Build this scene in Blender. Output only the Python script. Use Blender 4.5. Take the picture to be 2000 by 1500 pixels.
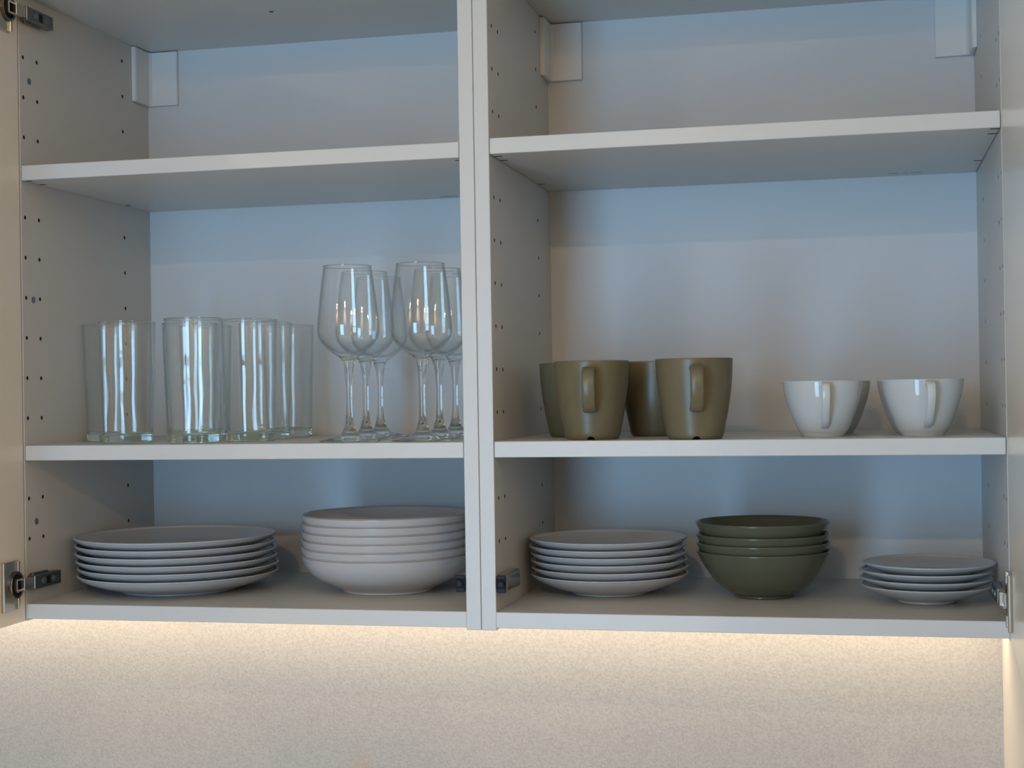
import bpy, bmesh, math, random
from mathutils import Vector, Matrix

for o in list(bpy.data.objects):
    bpy.data.objects.remove(o, do_unlink=True)
S = bpy.context.scene
COL = S.collection
random.seed(4)
PI = math.pi

# ------------------------------------------------------------------ camera
def cam_matrix(yaw, pitch, roll):
    Rz = Matrix.Rotation(yaw, 3, 'Z'); Rx = Matrix.Rotation(pitch, 3, 'X'); Ry = Matrix.Rotation(roll, 3, 'Y')
    M = Rz @ Rx @ Ry                       # columns: right, forward, up
    r, f, u = M.col[0], M.col[1], M.col[2]
    return Matrix((r, u, -f)).transposed()
cd = bpy.data.cameras.new('camera')
cam = bpy.data.objects.new('camera', cd); COL.objects.link(cam)
cd.sensor_width = 36.0
cd.lens = 2916.36 / 2000 * 36
cd.shift_x = -8.74 / 2000
cd.clip_start = 0.05
cam.matrix_world = Matrix.Translation((0.42814, -1.67083, 0.25356)) @ cam_matrix(0.2248462, 0.0051498, 0.0159069).to_4x4()
S.camera = cam

# ------------------------------------------------------------------ world, light, exposure
S.view_settings.view_transform = 'Standard'
S.view_settings.look = 'None'
S.view_settings.exposure = -0.20
S.view_settings.gamma = 1.0
S.view_settings.use_curve_mapping = False
S.cycles.max_bounces = 24
S.cycles.diffuse_bounces = 6
S.cycles.transmission_bounces = 24
S.cycles.transparent_max_bounces = 32
S.cycles.glossy_bounces = 8
S.cycles.sample_clamp_indirect = 20.0
S.cycles.blur_glossy = 0.5

W = bpy.data.worlds.new('world'); S.world = W; W.use_nodes = True
W.node_tree.nodes['Background'].inputs['Color'].default_value = (0.55, 0.75, 1.0, 1)
W.node_tree.nodes['Background'].inputs['Strength'].default_value = 1.0

def area(name, loc, direction, sx, sy, power, color, shape='RECTANGLE'):
    l = bpy.data.lights.new(name, 'AREA'); l.shape = shape; l.size = sx
    if shape in ('RECTANGLE', 'ELLIPSE'): l.size_y = sy
    l.energy = power; l.color = color
    o = bpy.data.objects.new(name, l); COL.objects.link(o); o.location = loc
    o.rotation_euler = Vector(direction).to_track_quat('-Z', 'Y').to_euler()
    return o
DAY = (0.35, 0.66, 1.0)
WARM = (1.0, 0.74, 0.48)
LED = (1.0, 0.80, 0.55)
FILL = (1.0, 0.80, 0.56)
P_WIN1, P_WIN2, P_SPOT, P_FILL, P_LED = 53.0, 7.0, 14.0, 5.0, 2.9
# daylight through the glazed door behind the camera and the window further left
area('window_light', (-0.38, -2.72, -0.25), (0, 1, 0), 0.66, 1.96, P_WIN1, DAY)
area('window_light', (-2.95, -2.72, 0.05), (0, 1, 0), 0.40, 1.62, P_WIN2, DAY)
# warm ceiling spots at the far end of the room, and a broad soft fill light added overhead to lift the cabinet fronts
for sx_, sy_ in ((-1.35, -2.5), (0.15, -2.5), (1.45, -2.5)):
    area('ceiling_spot', (sx_, sy_, 1.085), (0, 0, -1), 0.085, 0.085, P_SPOT, WARM, 'DISK')
area('overhead_fill_light', (0.1, -0.95, 1.09), (0, 0, -1), 3.2, 0.9, P_FILL, FILL)
# the light strip below the cabinets
area('strip_light', (-0.40, 0.312, -0.0335), (0, 0.20, -1), 1.99, 0.012, P_LED, LED)

# ------------------------------------------------------------------ materials
def mat(name, color, rough=0.5, metal=0.0, spec=0.5, bump=None, vary=None, coat=0.0):
    m = bpy.data.materials.new(name); m.use_nodes = True
    nt = m.node_tree; b = nt.nodes['Principled BSDF']
    b.inputs['Base Color'].default_value = (*color, 1)
    b.inputs['Roughness'].default_value = rough
    b.inputs['Metallic'].default_value = metal
    b.inputs['Specular IOR Level'].default_value = spec
    b.inputs['Coat Weight'].default_value = coat
    b.inputs['Coat Roughness'].default_value = 0.08
    tc = nt.nodes.new('ShaderNodeTexCoord')
    if vary:                                # (scale, second colour, low, high)
        n = nt.nodes.new('ShaderNodeTexNoise'); n.inputs['Scale'].default_value = vary[0]; n.inputs['Detail'].default_value = 6
        r = nt.nodes.new('ShaderNodeValToRGB')
        r.color_ramp.elements[0].position = vary[2]; r.color_ramp.elements[1].position = vary[3]
        r.color_ramp.elements[0].color = (*color, 1); r.color_ramp.elements[1].color = (*vary[1], 1)
        nt.links.new(tc.outputs['Object'], n.inputs['Vector']); nt.links.new(n.outputs['Fac'], r.inputs['Fac'])
        nt.links.new(r.outputs['Color'], b.inputs['Base Color'])
    if bump:                                # (scale, strength, distance)
        n2 = nt.nodes.new('ShaderNodeTexNoise'); n2.inputs['Scale'].default_value = bump[0]; n2.inputs['Detail'].default_value = 5
        bp = nt.nodes.new('ShaderNodeBump'); bp.inputs['Strength'].default_value = bump[1]; bp.inputs['Distance'].default_value = bump[2]
        nt.links.new(tc.outputs['Object'], n2.inputs['Vector']); nt.links.new(n2.outputs['Fac'], bp.inputs['Height'])
        nt.links.new(bp.outputs['Normal'], b.inputs['Normal'])
    return m
def glass(name, color):
    m = bpy.data.materials.new(name); m.use_nodes = True
    nt = m.node_tree; nt.nodes.remove(nt.nodes['Principled BSDF'])
    g = nt.nodes.new('ShaderNodeBsdfGlass'); g.inputs['Color'].default_value = (*color, 1)
    g.inputs['Roughness'].default_value = 0.0; g.inputs['IOR'].default_value = 1.5
    nt.links.new(g.outputs[0], nt.nodes['Material Output'].inputs['Surface'])
    return m
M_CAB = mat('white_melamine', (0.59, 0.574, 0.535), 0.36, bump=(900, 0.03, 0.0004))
M_EDGE = M_CAB
M_BACK = mat('white_back_board', (0.61, 0.625, 0.63), 0.42)
M_HOLE = mat('raw_chipboard', (0.05, 0.035, 0.022), 0.9)
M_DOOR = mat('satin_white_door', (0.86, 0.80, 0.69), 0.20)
M_COVER = mat('white_bracket_plastic', (0.72, 0.72, 0.70), 0.35)
M_PORC = mat('white_stoneware', (0.48, 0.47, 0.462), 0.18, vary=(30, (0.468, 0.458, 0.45), 0.35, 0.7))
M_CUP = mat('cream_porcelain', (0.57, 0.575, 0.555), 0.08)
M_OLIVE = mat('olive_glaze', (0.100, 0.098, 0.060), 0.13, vary=(60, (0.094, 0.092, 0.056), 0.35, 0.7))
M_MUG = mat('matte_olive_glaze', (0.146, 0.122, 0.066), 0.34, vary=(120, (0.138, 0.115, 0.062), 0.35, 0.7))
M_STEEL = mat('nickel_plated_steel', (0.60, 0.52, 0.43), 0.24, 1.0)
M_DARKSTEEL = mat('dark_plated_steel', (0.22, 0.20, 0.17), 0.32, 1.0)
M_BLACK = mat('black_plastic', (0.010, 0.010, 0.012), 0.6, spec=0.15)
M_BLUEBLACK = mat('blue_grey_plastic', (0.022, 0.024, 0.040), 0.6, spec=0.2)
M_SCREW = mat('zinc_screw', (0.20, 0.24, 0.26), 0.4, 0.7)
M_PRINT = mat('grey_stamp_print', (0.20, 0.20, 0.19), 0.6)
def thin_glass(name, edge_tint):
    """blown wall of a glass: both of its surfaces are modelled, each lets light straight through and mirrors by angle"""
    m = bpy.data.materials.new(name); m.use_nodes = True
    nt = m.node_tree; nt.nodes.remove(nt.nodes['Principled BSDF'])
    lw = nt.nodes.new('ShaderNodeLayerWeight'); lw.inputs['Blend'].default_value = 0.5
    pw = nt.nodes.new('ShaderNodeMath'); pw.operation = 'POWER'; pw.inputs[1].default_value = 5.0
    ma = nt.nodes.new('ShaderNodeMath'); ma.operation = 'MULTIPLY_ADD'; ma.inputs[1].default_value = 0.93; ma.inputs[2].default_value = 0.042
    p2 = nt.nodes.new('ShaderNodeMath'); p2.operation = 'POWER'; p2.inputs[1].default_value = 5.0
    mc = nt.nodes.new('ShaderNodeMix'); mc.data_type = 'RGBA'
    mc.inputs['A'].default_value = (0.992, 0.996, 0.994, 1); mc.inputs['B'].default_value = (*edge_tint, 1)
    tr = nt.nodes.new('ShaderNodeBsdfTransparent'); gl = nt.nodes.new('ShaderNodeBsdfGlossy')
    gl.inputs['Roughness'].default_value = 0.0; gl.inputs['Color'].default_value = (1, 1, 1, 1)
    mx = nt.nodes.new('ShaderNodeMixShader')
    L = nt.links.new
    L(lw.outputs['Facing'], pw.inputs[0]); L(pw.outputs[0], ma.inputs[0]); L(ma.outputs[0], mx.inputs[0])
    L(lw.outputs['Facing'], p2.inputs[0]); L(p2.outputs[0], mc.inputs['Factor']); L(mc.outputs['Result'], tr.inputs['Color'])
    L(tr.outputs[0], mx.inputs[1]); L(gl.outputs[0], mx.inputs[2]); L(mx.outputs[0], nt.nodes['Material Output'].inputs['Surface'])
    return m
M_TUMBLER = thin_glass('tumbler_glass', (0.34, 0.40, 0.37))
M_TBASE = glass('tumbler_base_glass', (0.93, 0.962, 0.945))
M_WINE = thin_glass('wine_glass_crystal', (0.36, 0.40, 0.38))
M_STEM = glass('wine_stem_crystal', (0.985, 0.99, 0.988))
M_PLASTER = mat('room_plaster', (0.62, 0.56, 0.48), 0.8)
M_CEIL = mat('ceiling_paint', (0.75, 0.70, 0.62), 0.9)
M_FLOOR = mat('oak_floor', (0.52, 0.40, 0.28), 0.45, vary=(6, (0.45, 0.34, 0.23), 0.3, 0.7))
M_TOP = mat('pale_worktop', (0.72, 0.66, 0.58), 0.4)
M_FRAME = mat('window_frame_paint', (0.7, 0.7, 0.7), 0.4)
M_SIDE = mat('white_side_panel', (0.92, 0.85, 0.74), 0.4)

def splash_material():
    m = mat('sand_texture_backsplash', (0.49, 0.458, 0.418), 0.55, bump=(330, 0.5, 0.0012), vary=(300, (0.42, 0.39, 0.354), 0.40, 0.64))
    nt = m.node_tree; b = nt.nodes['Principled BSDF']
    src = b.inputs['Base Color'].links[0].from_socket
    tc = [n for n in nt.nodes if n.type == 'TEX_COORD'][0]
    # faint blurred orange reflection low on the wall, painted into its colour
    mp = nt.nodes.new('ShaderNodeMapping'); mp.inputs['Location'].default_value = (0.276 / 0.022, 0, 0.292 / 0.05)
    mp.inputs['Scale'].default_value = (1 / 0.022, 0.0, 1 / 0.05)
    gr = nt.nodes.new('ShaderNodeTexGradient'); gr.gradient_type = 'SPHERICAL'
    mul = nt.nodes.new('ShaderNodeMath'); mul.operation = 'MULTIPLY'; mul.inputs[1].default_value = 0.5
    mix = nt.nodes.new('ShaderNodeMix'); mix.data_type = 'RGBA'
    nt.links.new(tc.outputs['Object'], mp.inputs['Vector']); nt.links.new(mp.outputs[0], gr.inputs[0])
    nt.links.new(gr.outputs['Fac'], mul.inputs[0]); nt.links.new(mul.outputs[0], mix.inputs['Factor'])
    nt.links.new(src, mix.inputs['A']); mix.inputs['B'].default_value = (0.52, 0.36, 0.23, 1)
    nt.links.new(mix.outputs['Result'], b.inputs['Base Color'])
    return m
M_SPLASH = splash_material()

# ------------------------------------------------------------------ helpers
def link_mesh(name, bm, m, parent=None, smooth=False, loc=(0, 0, 0)):
    me = bpy.data.meshes.new(name); bm.normal_update(); bm.to_mesh(me); bm.free()
    for mm in (m if isinstance(m, (list, tuple)) else [m]): me.materials.append(mm)
    if smooth:
        for p in me.polygons: p.use_smooth = True
    o = bpy.data.objects.new(name, me); COL.objects.link(o); o.location = loc
    if parent: o.parent = parent
    return o
def tag(o, label, cat, group=None):
    o['label'] = label; o['category'] = cat
    if group: o['group'] = group
    return o
def thing(name, label, cat, loc=(0, 0, 0), rz=0.0, group=None):
    o = bpy.data.objects.new(name, None); COL.objects.link(o)
    o.empty_display_size = 0.02; o.location = loc; o.rotation_euler = (0, 0, rz)
    return tag(o, label, cat, group)
def struct(o):
    o['kind'] = 'structure'; return o
def add_box(bm, lo, hi, bev=0.0, seg=2, mi=0):
    r = bmesh.ops.create_cube(bm, size=1.0)
    vs = r['verts']
    for v in vs:
        v.co = Vector([(lo[i] + hi[i]) / 2 + v.co[i] * (hi[i] - lo[i]) for i in range(3)])
    if bev > 0:
        es = list({e for v in vs for e in v.link_edges})
        bmesh.ops.bevel(bm, geom=es, offset=bev, segments=seg, profile=0.5, affect='EDGES', clamp_overlap=True)
    return bm
def box(lo, hi, bev=0.0, seg=2):
    return add_box(bmesh.new(), lo, hi, bev, seg)
def add_cyl(bm, c, axis, r, h, n=16, mi=0, r2=None):
    q = Vector(axis).to_track_quat('Z', 'Y').to_matrix().to_4x4()
    a = bmesh.ops.create_cone(bm, cap_ends=True, segments=n, radius1=r, radius2=r if r2 is None else r2, depth=h,
                              matrix=Matrix.Translation(c) @ q)
    for f in {f for v in a['verts'] for f in v.link_faces}: f.material_index = mi
    return bm
def spline(pts, k=5):
    """Catmull-Rom resampling of an (r, z) profile; a point given with a third item is a sharp corner."""
    out = []
    n = len(pts)
    P = [Vector((p[0], p[1])) for p in pts]
    sharp = [len(p) > 2 for p in pts]
    for i in range(n - 1):
        p1, p2 = P[i], P[i + 1]
        p0 = P[i - 1] if i > 0 and not sharp[i] else p1
        p3 = P[i + 2] if i + 2 < n and not sharp[i + 1] else p2
        for j in range(k):
            t = j / k
            q = 0.5 * ((2 * p1) + (p2 - p0) * t + (2 * p0 - 5 * p1 + 4 * p2 - p3) * t * t + (3 * p1 - p0 - 3 * p2 + p3) * t ** 3)
            out.append((max(q.x, 0.0), q.y))
    out.append((P[-1].x, P[-1].y))
    return out
def lathe(prof, n=72, wob=None):
    bm = bmesh.new(); rings = []
    for k, (r, z) in enumerate(prof):
        if r < 1e-5: rings.append([bm.verts.new((0, 0, z))])
        else:
            ring = []
            for i in range(n):
                a = 2 * PI * i / n; rr = r + (wob(a, z, k) if wob else 0)
                ring.append(bm.verts.new((rr * math.cos(a), rr * math.sin(a), z)))
            rings.append(ring)
    for A, B in zip(rings, rings[1:]):
        if len(A) == 1 and len(B) == 1: continue
        for i in range(n):
            j = (i + 1) % n
            if len(A) == 1: bm.faces.new((A[0], B[j], B[i]))
            elif len(B) == 1: bm.faces.new((A[i], A[j], B[0]))
            else: bm.faces.new((A[i], A[j], B[j], B[i]))
    bmesh.ops.remove_doubles(bm, verts=bm.verts, dist=1e-6)
    bmesh.ops.recalc_face_normals(bm, faces=bm.faces)
    return bm
def cut(o, cutter_bm, solver='EXACT'):
    """real holes: subtract the cutter from the object's mesh; cutter faces carry material index 1"""
    me = bpy.data.meshes.new('cutter'); cutter_bm.to_mesh(me); cutter_bm.free()
    for m in o.data.materials: me.materials.append(m)
    c = bpy.data.objects.new('cutter', me); COL.objects.link(c)
    md = o.modifiers.new('holes', 'BOOLEAN'); md.operation = 'DIFFERENCE'; md.solver = solver; md.object = c
    dg = bpy.context.evaluated_depsgraph_get(); dg.update()
    new = bpy.data.meshes.new_from_object(o.evaluated_get(dg))
    o.modifiers.clear(); old = o.data; new.name = old.name; o.data = new
    bpy.data.meshes.remove(old); bpy.data.objects.remove(c, do_unlink=True); bpy.data.meshes.remove(me)
def copy_tree(o, parent=None):
    c = o.copy(); COL.objects.link(c)
    if parent: c.parent = parent
    for ch in list(o.children): copy_tree(ch, c)
    return c
def sweep(path, sections, close_ends=True):
    """strap: each section is a list of 3-D points (a closed loop) placed along the path"""
    bm = bmesh.new(); rings = [[bm.verts.new(p) for p in s] for s in sections]
    n = len(rings[0])
    for A, B in zip(rings, rings[1:]):
        for i in range(n): bm.faces.new((A[i], A[(i + 1) % n], B[(i + 1) % n], B[i]))
    if close_ends:
        bm.faces.new(rings[0]); bm.faces.new(list(reversed(rings[-1])))
    bmesh.ops.recalc_face_normals(bm, faces=bm.faces)
    return bm

# ------------------------------------------------------------------ room shell
WY, WX = 0.372, 0.606                       # wall behind the cabinets, side panel on the right
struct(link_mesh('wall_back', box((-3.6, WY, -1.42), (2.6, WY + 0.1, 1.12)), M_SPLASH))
struct(link_mesh('wall_right', box((WX, -0.03, -1.42), (WX + 0.06, WY, 1.10)), M_SIDE))
struct(link_mesh('floor', box((-3.6, -2.9, -1.5), (2.6, WY + 0.1, -1.4)), M_FLOOR))
struct(link_mesh('ceiling', box((-3.6, -2.9, 1.1), (2.6, WY + 0.1, 1.2)), M_CEIL))
struct(link_mesh('wall_left', box((-3.7, -2.9, -1.42), (-3.6, WY, 1.12)), M_PLASTER))
struct(link_mesh('wall_far_right', box((2.5, -2.9, -1.42), (2.6, WY, 1.12)), M_PLASTER))
def wall_front():
    bm = bmesh.new(); xs = [-3.6, -3.16, -2.74, -0.71, -0.05, 2.6]
    y0, y1 = -2.75, -2.65
    ZW = {1: (-0.80, 0.90), 3: (-1.25, 0.75)}         # sill and head of the window and of the glazed door
    for i in (0, 2, 4): add_box(bm, (xs[i], y0, -1.42), (xs[i + 1], y1, 1.12))
    for i in (1, 3):
        zl, zh = ZW[i]
        add_box(bm, (xs[i], y0, zh), (xs[i + 1], y1, 1.12)); add_box(bm, (xs[i], y0, -1.42), (xs[i + 1], y1, zl))
    struct(link_mesh('wall_front', bm, M_PLASTER))
    for k, i in enumerate((1, 3)):
        f = bmesh.new(); a, b = xs[i], xs[i + 1]; zl, zh = ZW[i]
        for lo, hi in (((a, -2.7, zl), (a + .04, -2.66, zh)), ((b - .04, -2.7, zl), (b, -2.66, zh)),
                       ((a, -2.7, zl), (b, -2.66, zl + .04)), ((a, -2.7, zh - .04), (b, -2.66, zh)), ((a, -2.7, .17), (b, -2.67, .20))):
            add_box(f, lo, hi)
        struct(link_mesh('window_%d' % (k + 1), f, M_FRAME))
wall_front()

# ------------------------------------------------------------------ cabinets
T, WI, D, ZC, TS = 0.0178, 0.564, 0.3471, 0.7593, 0.0184
ZROWS = [0.0297 + 0.0501 * k for k in range(15)]
def panel_with_holes(name, x0, x1, face_x, cols, parent, rows=ZROWS):
    o = link_mesh(name, box((x0, 0.0, -0.0212), (x1, D + 0.004, ZC + 0.018), 0.0006, 1), [M_CAB, M_HOLE])
    c = bmesh.new()
    for y in cols:
        for z in rows: add_cyl(c, (face_x, y, z), (1, 0, 0), 0.0026, 0.022, 12, 1)
    cut(o, c); o.parent = parent
    return o
def shelf(name, x0, x1, z, label, yl, yr, stamp):
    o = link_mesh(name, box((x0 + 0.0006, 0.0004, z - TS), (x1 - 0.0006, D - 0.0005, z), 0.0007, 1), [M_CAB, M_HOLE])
    c = bmesh.new()
    for y in yl: add_box(c, (x0 - 0.005, y - 0.0028, z - TS - 0.004), (x0 + 0.0105, y + 0.0028, z - TS + 0.007))
    for y in yr: add_box(c, (x1 - 0.0105, y - 0.0028, z - TS - 0.004), (x1 + 0.005, y + 0.0028, z - TS + 0.007))
    for f in c.faces: f.material_index = 1
    cut(o, c)
    tag(o, label, 'shelf', 'loose shelves in the wall cabinets')
    if stamp:
        for a, b, y0, y1 in stamp:
            link_mesh('stamped_mark', box((a, y0, z - TS - 0.00025), (b, y1, z - TS + 0.0004)), M_PRINT, o)
    return o
def box_part(name, lo, hi, m, parent, bev=0.0006, seg=1, smooth=False):
    return link_mesh(name, box(lo, hi, bev, seg), m, parent, smooth)

YL = (0.0090, 0.0413, 0.2680); YR = (0.0207, 0.0517, 0.2667)
YRR = (0.0090, 0.0413, 0.2420)
CL = thing('wall_cabinet', 'open white wall cabinet on the left holding glasses and plates', 'cabinet', (-0.3, 0, -0.02))
CR = thing('wall_cabinet', 'open white wall cabinet on the right holding olive mugs and bowls', 'cabinet', (0.3, 0, -0.02))
bpy.context.view_layer.update()
def P(parent):                              # parts are modelled in world space: undo the parent's offset
    def f(o):
        o.location = Vector(o.location) - Vector(parent.location); return o
    return f
def carcass(root, xa, xb, cols_l, cols_r):
    F = P(root)
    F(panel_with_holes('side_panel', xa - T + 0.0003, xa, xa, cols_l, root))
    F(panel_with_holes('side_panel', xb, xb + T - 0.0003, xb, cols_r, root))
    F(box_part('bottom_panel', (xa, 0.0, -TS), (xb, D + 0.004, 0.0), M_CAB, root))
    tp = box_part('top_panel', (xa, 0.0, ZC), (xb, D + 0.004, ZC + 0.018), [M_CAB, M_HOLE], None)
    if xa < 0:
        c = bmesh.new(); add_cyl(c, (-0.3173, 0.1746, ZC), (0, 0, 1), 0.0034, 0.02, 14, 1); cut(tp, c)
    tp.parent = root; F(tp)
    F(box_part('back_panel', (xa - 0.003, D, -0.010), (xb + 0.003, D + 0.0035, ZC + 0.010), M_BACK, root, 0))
carcass(CL, -T - WI, -T, YL, YR)
carcass(CR, T, T + WI, YR, YRR)

def bracket_cover(root, x, sgn):
    """white L-shaped cap over the hanging bracket in a back corner; sgn +1: side panel on the left"""
    bm = bmesh.new(); z0, z1 = 0.6795, 0.7583; t = 0.0065
    pts = [(0.0002, -0.0002), (0.0490, -0.0002), (0.0490, -t + 0.0012), (0.0478, -t), (t + .0035, -t), (t + .0005, -t - 0.0035),
           (t, -0.0480), (t - 0.0012, -0.0505), (0.0002, -0.0505)]
    lo = [bm.verts.new((x + sgn * a, D + b, z0)) for a, b in pts]
    hi = [bm.verts.new((x + sgn * a, D + b, z1)) for a, b in pts]
    n = len(pts)
    for i in range(n): bm.faces.new((lo[i], lo[(i + 1) % n], hi[(i + 1) % n], hi[i]))
    bm.faces.new(lo); bm.faces.new(hi)
    bmesh.ops.recalc_face_normals(bm, faces=bm.faces)
    es = [e for e in bm.edges if abs(e.verts[0].co.z - e.verts[1].co.z) < 1e-6]
    bmesh.ops.bevel(bm, geom=es, offset=0.0012, segments=2, profile=0.5, affect='EDGES', clamp_overlap=True)
    return P(root)(link_mesh('bracket_cover', bm, M_COVER, root))
bracket_cover(CL, -T - WI, 1); bracket_cover(CR, T, 1); bracket_cover(CR, T + WI, -1)
for z, y in ((0.6533, 0.0222), (0.3786, 0.0253), (0.1003, 0.0251)):      # fixing screws of the left side panel
    bm = bmesh.new(); add_cyl(bm, (-T - WI + 0.0003, y, z), (1, 0, 0), 0.0042, 0.0008, 18)
    add_cyl(bm, (-T - WI + 0.0008, y, z), (1, 0, 0), 0.0022, 0.0008, 6)
    P(CL)(link_mesh('screw_head', bm, M_SCREW, CL))

# doors, hinges ----------------------------------------------------
ANG = math.radians(87.2)
def door_frame(side):
    """matrix: u runs along the opened door away from its hinge edge, n points off its inner face, z up"""
    e = Vector((side * 0.5822, -0.0022, 0)); d = Vector((-side * math.cos(ANG), -math.sin(ANG), 0))
    nrm = Vector((d.y, -d.x, 0)) * 1.0
    if nrm.x * side > 0: nrm = -nrm          # towards the cabinet's middle
    M = Matrix.Identity(4); M.col[0] = (*d, 0); M.col[1] = (*nrm, 0); M.col[2] = (0, 0, 1, 0); M.col[3] = (*e, 1)
    return M
def xf(bm, M):
    bm.transform(M)
    if M.to_3x3().determinant() < 0: bmesh.ops.reverse_faces(bm, faces=bm.faces)
    return bm
def door(root, side):
    M = door_frame(side); F = P(root)
    d = F(link_mesh('door', xf(box((0, -0.018, -0.0207), (0.597, 0, ZC + 0.017), 0.0008, 2), M), M_DOOR, root))
    return d
door(CL, -1); door(CR, 1)
def hinge(root, side, zc):
    """cup hinge: plate and cup on the door, link, and the arm on the side panel; sub-parts of one hinge"""
    M = door_frame(side) @ Matrix.Translation((0.0065, 0, 0)); F = P(root)
    bm = bmesh.new()                         # plate with its raised long edge
    add_box(bm, (0.0150, 0.0001, zc - 0.0300), (0.0520, 0.0030, zc + 0.0300), 0.0010, 2)
    add_box(bm, (0.0475, 0.0010, zc - 0.0298), (0.0530, 0.0052, zc + 0.0298), 0.0014, 2)
    add_box(bm, (0.0155, 0.0010, zc - 0.0295), (0.0200, 0.0060, zc - 0.0160), 0.0012, 2)
    add_box(bm, (0.0155, 0.0010, zc + 0.0160), (0.0200, 0.0060, zc + 0.0295), 0.0012, 2)
    h = F(link_mesh('hinge', xf(bm, M), M_STEEL, root))
    def sub(name, bm, m):
        o = link_mesh(name, bm, m, h); return o
    bm = bmesh.new()                         # cup rim ring and its dark hollow
    N = 32
    prof = [(0.0172, 0.0005), (0.0172, 0.0048), (0.0160, 0.0054), (0.0138, 0.0050), (0.0132, 0.0005)]
    rings = [[bm.verts.new((0.0215 + r * math.cos(2 * PI * i / N), y, zc + r * math.sin(2 * PI * i / N))) for i in range(N)] for r, y in prof]
    for A, B in zip(rings, rings[1:]):
        for i in range(N): bm.faces.new((A[i], A[(i + 1) % N], B[(i + 1) % N], B[i]))
    bmesh.ops.recalc_face_normals(bm, faces=bm.faces)
    sub('hinge_cup', xf(bm, M), M_DARKSTEEL)
    bm = bmesh.new(); add_cyl(bm, (0.0215, 0.0033, zc), (0, 1, 0), 0.0136, 0.0010, 28)
    sub('cup_hollow', xf(bm, M), M_BLACK)
    bm = bmesh.new()                         # bright bracket straddling the cup
    for s in (-1, 1): add_box(bm, (0.0120, 0.0036, zc + s * 0.0068 - 0.0014), (0.0275, 0.0085, zc + s * 0.0068 + 0.0014), 0.0006, 1)
    add_box(bm, (0.0250, 0.0036, zc - 0.0075), (0.0275, 0.0080, zc + 0.0075), 0.0006, 1)
    sub('cup_bracket', xf(bm, M), M_STEEL)
    bm = bmesh.new()                         # two-piece link between cup and arm
    add_box(bm, (0.0040, 0.0040, zc - 0.0074), (0.0165, 0.0120, zc + 0.0074), 0.0008, 2)
    sub('hinge_link', xf(bm, M), M_STEEL)
    xi = side * (T + WI)                     # inner face of the side panel; q = distance off it
    def b2(lo, hi, bev=0.0008, bm=None):
        a = sorted((xi - side * lo[0], xi - side * hi[0]))
        return add_box(bm or bmesh.new(), (a[0], lo[1], lo[2]), (a[1], hi[1], hi[2]), bev, 2)
    sub('hinge_knuckle', b2((0.0030, -0.0175, zc - 0.0066), (0.0115, -0.0005, zc + 0.0066)), M_STEEL)
    bm = b2((0.0020, -0.0010, zc - 0.0085), (0.0130, 0.0610, zc + 0.0085), 0.0012)
    b2((0.0002, 0.0120, zc - 0.0065), (0.0040, 0.0560, zc + 0.0065), 0.0006, bm)
    b2((0.0010, 0.0060, zc - 0.0105), (0.0060, 0.0420, zc + 0.0105), 0.0008, bm)
    sub('hinge_arm', bm, M_DARKSTEEL)
    for y, r in ((0.0190, 0.0040), (0.0430, 0.0036)):
        bm = bmesh.new(); add_cyl(bm, (xi - side * 0.0133, y, zc), (1, 0, 0), r, 0.0012, 18)
        add_box(bm, (xi - side * 0.0141 - 0.0003, y - r * 0.8, zc - 0.0005), (xi - side * 0.0141 + 0.0003, y + r * 0.8, zc + 0.0005))
        sub('adjusting_screw', bm, M_SCREW)
    sub('arm_slot', b2((0.0128, 0.0265, zc - 0.0050), (0.0133, 0.0345, zc + 0.0050), 0.0001), M_BLACK)
    return h
hinge(CL, -1, 0.0270); hinge(CL, -1, 0.7335); hinge(CR, 1, 0.0270)

def damper(root, side, z):
    """push damper on the centre panel's inner face at the front, lower corner"""
    F = P(root); x0 = side * T
    def xr(a, b): return tuple(sorted((x0 + side * a, x0 + side * b)))
    a = xr(0.0002, 0.0130)
    h = F(link_mesh('door_damper', box((a[0], 0.0015, z - 0.0108), (a[1], 0.0720, z + 0.0108), 0.0035, 4), M_STEEL, root))
    a = xr(0.0006, 0.0122)
    link_mesh('end_cap', box((a[0], -0.0012, z - 0.0102), (a[1], 0.0030, z + 0.0102), 0.0034, 4), M_BLUEBLACK, h)
    a = xr(0.0004, 0.0124)
    link_mesh('cap_band', box((a[0], -0.0018, z - 0.0052), (a[1], 0.0010, z + 0.0062), 0.0006, 2), M_BLACK, h)
    bm = bmesh.new(); add_cyl(bm, (x0 + side * 0.0068, -0.0028, z + 0.0002), (0, 1, 0), 0.0043, 0.0040, 24)
    link_mesh('plunger', bm, M_BLACK, h)
    bm = bmesh.new(); add_cyl(bm, (x0 + side * 0.0068, -0.0050, z + 0.0002), (0, 1, 0), 0.0028, 0.0006, 20)
    link_mesh('plunger_tip', bm, M_BLUEBLACK, h)
damper(CR, 1, 0.0322); damper(CL, -1, 0.0326)

# light bar under the cabinets
bar = thing('light_bar', 'slim warm light bar fixed under the two wall cabinets', 'lamp', (0, 0.312, -0.022))
link_mesh('housing', box((-1.39, -0.012, -0.006), (0.59, 0.012, 0.0034), 0.001, 1), M_COVER, bar)
link_mesh('diffuser', box((-1.385, -0.008, -0.0085), (0.585, 0.008, -0.006), 0.0008, 1), mat('frosted_diffuser', (0.9, 0.85, 0.75), 0.5), bar)

# worktop below, lit by the bar
wt = link_mesh('worktop', box((-2.6, -0.27, -0.60), (0.604, 0.371, -0.56), 0.003, 2), M_TOP)
tag(wt, 'pale kitchen worktop running below the wall cabinets', 'worktop')

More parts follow.
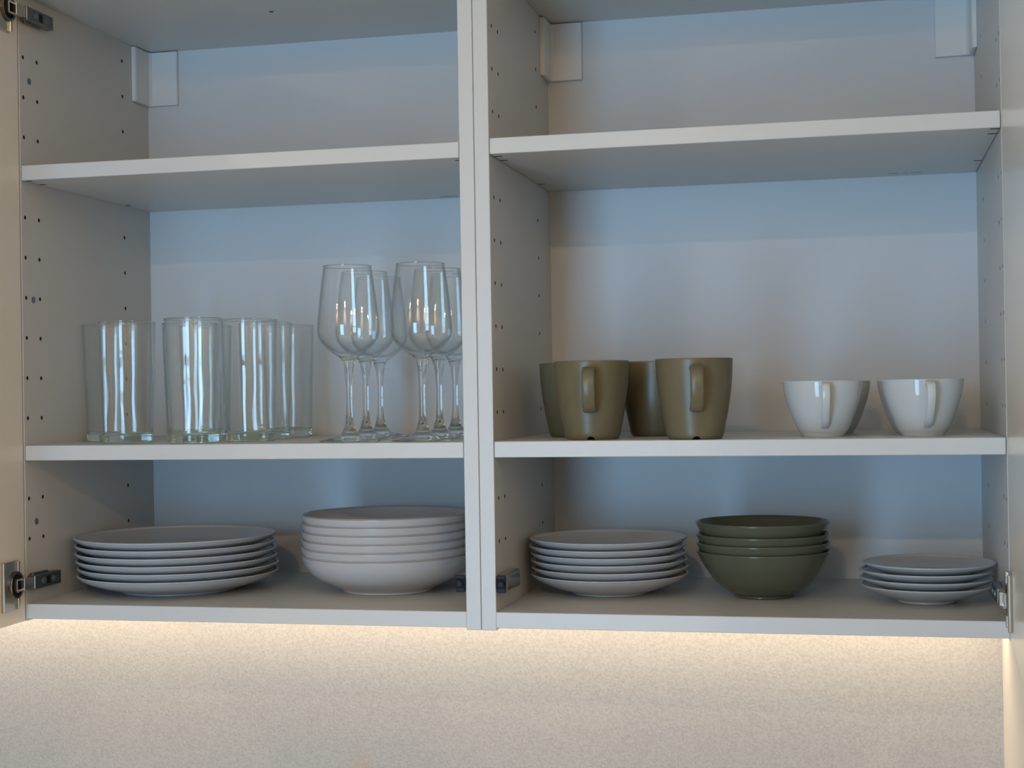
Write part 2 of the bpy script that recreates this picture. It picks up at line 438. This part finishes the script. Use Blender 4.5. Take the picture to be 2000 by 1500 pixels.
# loose shelves
shelf('shelf', -T - WI, -T, 0.5443, 'empty upper shelf of the left cabinet', YL, YR, [(-0.1330, -0.1085, 0.3235, 0.3262), (-0.1040, -0.0960, 0.3240, 0.3258), (-0.0900, -0.0800, 0.3240, 0.3256)])
shelf('shelf', T, T + WI, 0.5465, 'empty upper shelf of the right cabinet', YR, YRR, [(0.4710, 0.4850, 0.3190, 0.3215), (0.4870, 0.4960, 0.3200, 0.3212), (0.4985, 0.5130, 0.3190, 0.3212), (0.5150, 0.5160, 0.3180, 0.3215)])
shelf('shelf', -T - WI, -T, 0.1961, 'middle shelf of the left cabinet carrying tumblers and wine glasses', YL, YR, None)
shelf('shelf', T, T + WI, 0.1965, 'middle shelf of the right cabinet carrying mugs and cups', YR, YRR, None)

# ------------------------------------------------------------------ crockery
def rim(r, z, t):                            # small rounded lip from outside to inside
    return [(r, z - t * 0.5), (r - t * 0.10, z - t * 0.08), (r - t * 0.5, z), (r - t * 0.9, z - t * 0.12), (r - t, z - t * 0.55)]
def dish_profile(outer, lip, inner, foot_r, foot_h=0.0022, foot_w=0.004):
    ring = [(0, foot_h), (foot_r - foot_w - 0.0008, foot_h), (foot_r - foot_w, 0.0004), (foot_r - foot_w * .6, 0.0)]
    return ring + spline(outer, 5) + lip + spline(inner, 5)
PLATE = dish_profile([(.0728, 0), (.0738, .0010), (.0745, .0028), (.0860, .0050), (.1020, .0090), (.1150, .0134), (.1240, .0178), (.1285, .0212), (.1300, .0228)],
                     rim(.1301, .0245, .0040),
                     [(.1256, .0216), (.1180, .0180), (.1060, .0138), (.0920, .0108), (.0780, .0098), (.05, .0096), (0, .0096)], .0738)
PASTA = dish_profile([(.0580, 0), (.0591, .0010), (.0596, .0030), (.0735, .0092), (.0885, .0165), (.0985, .0238), (.1065, .0338), (.1103, .0430), (.1112, .0468)],
                     rim(.1113, .0478, .0030),
                     [(.1081, .0462), (.1065, .0412), (.1012, .0318), (.0940, .0242), (.0830, .0172), (.0690, .0118), (.0610, .0105), (.04, .0104), (0, .0104)], .0591)
SIDE = dish_profile([(.0450, 0), (.0461, .0010), (.0466, .0026), (.0560, .0046), (.0673, .0080), (.0825, .0142), (.0918, .0190), (.0968, .0226), (.0982, .0243)],
                    rim(.0983, .0259, .0038),
                    [(.0940, .0230), (.0870, .0186), (.0790, .0145), (.0680, .0108), (.0560, .0092), (.0480, .00886), (.03, .0088), (0, .0088)], .0461)
BOWL = dish_profile([(.0345, 0), (.0355, .0010), (.0361, .0034), (.0440, .0068), (.0570, .0165), (.0695, .0330), (.0768, .0455), (.0805, .0535)],
                    rim(.0813, .0565, .0028),
                    [(.0782, .0545), (.0748, .0462), (.0680, .0345), (.0570, .0205), (.0470, .0130), (.0380, .0104), (.02, .0102), (0, .0102)], .0355)
SAUCER = dish_profile([(.0334, 0), (.0344, .0010), (.0350, .0032), (.0420, .0048), (.0570, .0098), (.0680, .0146), (.0742, .0180), (.0760, .0196)],
                      rim(.0762, .0210, .0032),
                      [(.0728, .0190), (.0660, .0152), (.0570, .0118), (.0450, .0092), (.0360, .0086), (.02, .0086), (0, .0086)], .0344)
ORD = ['bottom one', 'second from the bottom', 'third from the bottom', 'third from the top', 'second from the top', 'topmost']
ORD4 = ['bottom one', 'second from the bottom', 'second from the top', 'topmost']
def stack(name, prof, m, x, y, zs, offs, names, kind, where, cat, group, n=96):
    bm = lathe(prof, n)
    first = None
    for k, z in enumerate(zs):
        if first is None: o = first = link_mesh(name, bm, m, None, True)
        else:
            o = first.copy(); COL.objects.link(o)
        o.location = (x + offs[k][0], y + offs[k][1], z)
        o.rotation_euler = (0, 0, k * 1.3)
        tag(o, '%s, %s %s' % (kind, names[k], where), cat, group)
def Z(n, step, tall=0.0): return [0.0002 + k * (step + 0.00015) + (tall if k == n - 1 else 0) for k in range(n)]
stack('dinner_plate', PLATE, M_PORC, -0.4522, 0.1510, Z(6, 0.0096), [(.0030, 0), (.0028, .001), (.0012, 0), (.0006, -.001), (.0002, 0), (-.0010, 0)], ORD,
      'large white dinner plate', 'of the far left stack', 'plate', 'dinner plates stacked at far left', 120)
stack('pasta_bowl', PASTA, M_PORC, -0.1685, 0.1764, Z(6, 0.0104), [(.0003, 0), (-.0001, 0), (-.0004, 0), (-.0002, 0), (0, 0), (.0003, 0)], ORD,
      'wide white pasta bowl', 'of the stack beside the centre post', 'bowl', 'pasta bowls stacked in the left cabinet', 120)
stack('side_plate', SIDE, M_PORC, 0.1198, 0.1786, Z(6, 0.0088), [(.0014, 0), (.0016, 0), (.0004, .001), (.0004, 0), (-.0014, -.001), (0, 0)], ORD,
      'medium white side plate', 'of the stack left of the olive bowls', 'plate', 'side plates stacked in the right cabinet', 110)
stack('cereal_bowl', BOWL, M_OLIVE, 0.3121, 0.1703, [0.0002, 0.0107, 0.0209, 0.0354], [(.0004, 0), (.0002, 0), (0, .0002), (-.0002, 0)], ORD4,
      'glossy olive green bowl', 'of the stack on the bottom shelf', 'bowl', 'olive bowls stacked in the right cabinet', 110)
stack('saucer', SAUCER, M_PORC, 0.5052, 0.1438, Z(4, 0.0086), [(-.0030, .001), (-.0030, 0), (-.0034, 0), (0, 0)], ORD4,
      'small white saucer', 'of the low stack in the right corner', 'saucer', 'saucers stacked at far right', 100)

# mugs ---------------------------------------------------------------
def strap_handle(path, widths, thick):
    """flat strap along a path in the x-z plane (x outwards), width across y, rounded edges"""
    secs = []
    n = len(path)
    for i, (px, pz) in enumerate(path):
        a = path[max(i - 1, 0)]; b = path[min(i + 1, n - 1)]
        t = Vector((b[0] - a[0], b[1] - a[1])).normalized(); nn = Vector((t.y, -t.x))
        w = widths[i] / 2; h = thick[i] / 2
        loop = []
        for k in range(12):
            ang = 2 * PI * k / 12; c, s = math.cos(ang), math.sin(ang)
            sc = lambda v: math.copysign(abs(v) ** 0.6, v)
            loop.append((px + nn.x * h * sc(s), w * sc(c), pz + nn.y * h * sc(s)))
        secs.append(loop)
    return sweep(path, secs)
def resample(pts, k=5):
    out = []
    P_ = [Vector(p) for p in pts]; n = len(P_)
    for i in range(n - 1):
        p1, p2 = P_[i], P_[i + 1]; p0 = P_[i - 1] if i else p1; p3 = P_[i + 2] if i + 2 < n else p2
        for j in range(k):
            t = j / k
            out.append(0.5 * ((2 * p1) + (p2 - p0) * t + (2 * p0 - 5 * p1 + 4 * p2 - p3) * t * t + (3 * p1 - p0 - 3 * p2 + p3) * t ** 3))
    out.append(P_[-1]); return out
def make_mug(label, loc, rz):
    H = 0.0916
    prof = [(0, .0046), (.0240, .0046), (.0262, .0040), (.0272, .0012), (.0280, 0)] + \
        spline([(.0290, 0), (.0306, .0012), (.0325, .0050), (.0338, .0115), (.0370, .0270), (.0402, .0450), (.0427, .0660), (.0437, .0830), (.0440, H - .0018)], 5) + \
        rim(.0441, H, .0036) + spline([(.0402, H - .003), (.0392, .075), (.0375, .055), (.0345, .030), (.0305, .013), (.022, .0090), (0, .0086)], 5)
    t = thing('mug', label, 'mug', loc, rz, 'olive mugs')
    body = link_mesh('body', lathe(prof, 80), [M_MUG, M_MUG], None, True)
    c = bmesh.new()                          # drain notch through the foot ring, below the handle
    add_cyl(c, (0.028, 0, -0.0010), (1, 0, 0), 0.0048, 0.018, 24, 1)
    cut(body, c); body.parent = t
    for p in body.data.polygons: p.use_smooth = True
    body.data.set_sharp_from_angle(angle=math.radians(40))
    pts = resample([(.0425, .0795), (.0500, .0812), (.0590, .0788), (.0645, .0712), (.0655, .0600), (.0625, .0490), (.0555, .0395), (.0470, .0350), (.0385, .0345)], 4)
    n = len(pts)
    h = strap_handle([tuple(p) for p in pts], [0.0158 - 0.0008 * math.sin(PI * i / (n - 1)) for i in range(n)], [0.0068 - 0.0010 * math.sin(PI * i / (n - 1)) for i in range(n)])
    link_mesh('handle', h, M_MUG, t, True)
    return t
ZR = 0.1966
def facing(deg): return math.radians(-90 + deg)
mug = make_mug('olive mug in front at left, handle towards the viewer', (0.1237, 0.0557, ZR), facing(6.5))
for lab, x, y, d in (('olive mug in front at right, handle towards the viewer', 0.2460, 0.0356, 9),
                     ('olive mug at back left, half hidden, against the panel side', 0.0845, 0.1580, 200),
                     ('olive mug at back, seen in the gap between the front two', 0.1850, 0.1670, 150)):
    c = copy_tree(mug); c.location = (x, y, ZR); c.rotation_euler = (0, 0, facing(d)); c['label'] = lab

# cups ---------------------------------------------------------------
def make_cup(label, loc, rz):
    H = 0.0640
    prof = [(0, .0030), (.0195, .0030), (.0212, .0006), (.0220, 0)] + \
        spline([(.0232, 0), (.0238, .0010), (.0252, .0034), (.0292, .0090), (.0350, .0226), (.0414, .0410), (.0440, .0520), (.0453, H - .0020)], 6) + \
        rim(.0455, H, .0026) + spline([(.0427, H - .002), (.0414, .0520), (.0388, .0415), (.0325, .0240), (.0262, .0120), (.012, .0066), (0, .0060)], 5)
    t = thing('tea_cup', label, 'cup', loc, rz, 'cream tea cups')
    link_mesh('body', lathe(prof, 80), M_CUP, t, True)
    pts = resample([(.0430, .0585), (.0500, .0600), (.0580, .0580), (.0612, .0500), (.0590, .0400), (.0510, .0270), (.0400, .0165), (.0290, .0120)], 5)
    n = len(pts)
    h = strap_handle([tuple(p) for p in pts], [0.0106 - 0.0022 * (i / (n - 1)) for i in range(n)], [0.0058 - 0.0012 * math.sin(PI * i / (n - 1)) for i in range(n)])
    link_mesh('handle', h, M_CUP, t, True)
    return t
cup = make_cup('cream tea cup in front, nearer the olive mugs', (0.3881, 0.0834, ZR), facing(5.0))
for lab, x, y, d in (('cream tea cup in front at far right', 0.4992, 0.0841, 7),
                     ('cream tea cup almost hidden behind the front left cup', 0.3976, 0.1960, 170),
                     ('cream tea cup almost hidden behind the front right cup', 0.4958, 0.1900, 190)):
    c = copy_tree(cup); c.location = (x, y, ZR); c.rotation_euler = (0, 0, facing(d)); c['label'] = lab

# glasses ------------------------------------------------------------
ZL = 0.1962
def tumbler_meshes():
    H, R1, R0, t = 0.1536, 0.0361, 0.0310, 0.0015
    def ro(z): return R0 + (R1 - R0) * z / H
    base = [(0, .0010), (R0 - .006, .0008), (R0 - .003, 0), (R0 - .0012, .0001), (R0 - .0002, .0010)] + [(ro(z), z) for z in (.003, .006, .009, .0125)]
    base += [(ro(.0125) - t, .0127), (R0 - .004, .0116), (R0 - .010, .0110), (.012, .0108), (0, .0108)]
    zs = [.0128] + [.02 + i * .0065 for i in range(20)]
    outer = [(ro(z), z) for z in zs] + [(R1, H - .0012), (R1 - .0002, H - .0004), (R1 - t / 2, H), (R1 - t + .0002, H - .0004), (R1 - t, H - .0012)]
    k0 = len(outer)
    inner = [(ro(z) - t, z) for z in reversed(zs)]
    def wob(a, z, k):                        # faintly uneven pressed glass inside
        if k < k0: return 0
        g = math.exp(-((z - .072) / .030) ** 2)
        return 0.00026 * g * math.sin(3 * a + 9 * z) + 0.00040 * math.sin(5 * a + 70 * z) * (1 - z / H) ** 1.3 + 0.00008 * math.sin(11 * a - 40 * z) * (1 - z / H)
    return lathe(base, 64), lathe(outer + inner, 96, wob)
TUM = [(-0.4841, 0.083, 'clear glass tumbler in front at left'), (-0.3763, 0.050, 'clear glass tumbler in front, middle of the three'),
       (-0.3284, 0.110, 'clear glass tumbler in front at right'), (-0.5437, 0.150, 'clear glass tumbler behind, closest to the left cabinet wall'),
       (-0.4330, 0.160, 'clear glass tumbler in the gap behind the left and middle front ones'),
       (-0.3432, 0.200, 'clear glass tumbler directly behind the right front one'),
       (-0.3446, 0.285, 'clear glass tumbler standing deepest, next to the wine glasses'),
       (-0.4491, 0.243, 'clear glass tumbler deep behind the middle front one')]
def rim_ring(r, z, t):
    """the fire-polished lip, a solid bead of glass"""
    return lathe([(r + t * math.cos(a), z + t * math.sin(a)) for a in [2 * PI * k / 10 for k in range(11)]], 96)
def set_out(name, spots, parts, cat, group):
    root = None
    for x, y, lab in spots:
        rz = random.uniform(0, 6)
        if root is None:
            o = root = thing(name, lab, cat, (x, y, ZL), rz, group)
            for pn, bm, m in parts: link_mesh(pn, bm, m, root, True)
        else:
            o = copy_tree(root); o.location = (x, y, ZL); o.rotation_euler = (0, 0, rz); o['label'] = lab
tb, tw = tumbler_meshes()
set_out('tumbler', TUM, (('side_wall', tw, M_TUMBLER), ('thick_base', tb, M_TBASE), ('rim', rim_ring(0.03535, 0.1540, 0.0008), M_TBASE)), 'glass', 'clear tumblers on the middle shelf')

def wine_meshes():
    low = [(0, .0008), (.030, .0006), (.0355, 0)] + spline([(.0366, .0002), (.0370, .0010), (.0364, .0018), (.0270, .0034), (.0160, .0062), (.0100, .0110), (.0066, .0180), (.0046, .0280),
                  (.0037, .0420), (.0035, .0560), (.0038, .0700), (.0048, .0820), (.0066, .0920), (.0080, .0975), (.0092, .1005), (.0118, .1027)], 4) + [(.0108, .1036), (.0060, .1040), (0, .1042)]
    bowl = spline([(.0120, .1029), (.0190, .1078), (.0280, .1148), (.0345, .1228), (.0374, .1310), (.0377, .1390), (.0368, .1520), (.0350, .1690), (.0327, .1880), (.0303, .2060), (.0293, .2125)], 5)
    lip = [(.02928, .2129), (.0289, .2131), (.02855, .2128)]
    inn = spline([(.0284, .2120), (.0293, .2060), (.0317, .1880), (.0340, .1690), (.0357, .1520), (.0366, .1390), (.0362, .1312), (.0332, .1236), (.0266, .1165), (.0180, .1105), (.0100, .1072), (0, .1062)], 5)
    return lathe(low, 64), lathe(bowl + lip + inn, 96)
WN = [(-0.1755, 0.0550, 'stemmed wine glass in front at left, beside the tumblers'), (-0.1869, 0.1517, 'second wine glass back in the left row'),
      (-0.1984, 0.2457, 'rearmost wine glass of the left row'), (-0.0837, 0.0567, 'stemmed wine glass in front at right, near the centre post'),
      (-0.0876, 0.1452, 'second wine glass back in the right row'), (-0.0920, 0.2383, 'rearmost wine glass, mostly hidden by the centre post')]
ws, wb = wine_meshes()
set_out('wine_glass', WN, (('bowl', wb, M_WINE), ('stem', ws, M_STEM), ('rim', rim_ring(0.0289, 0.2131, 0.0006), M_STEM)), 'wine glass', 'stemmed wine glasses on the middle shelf')
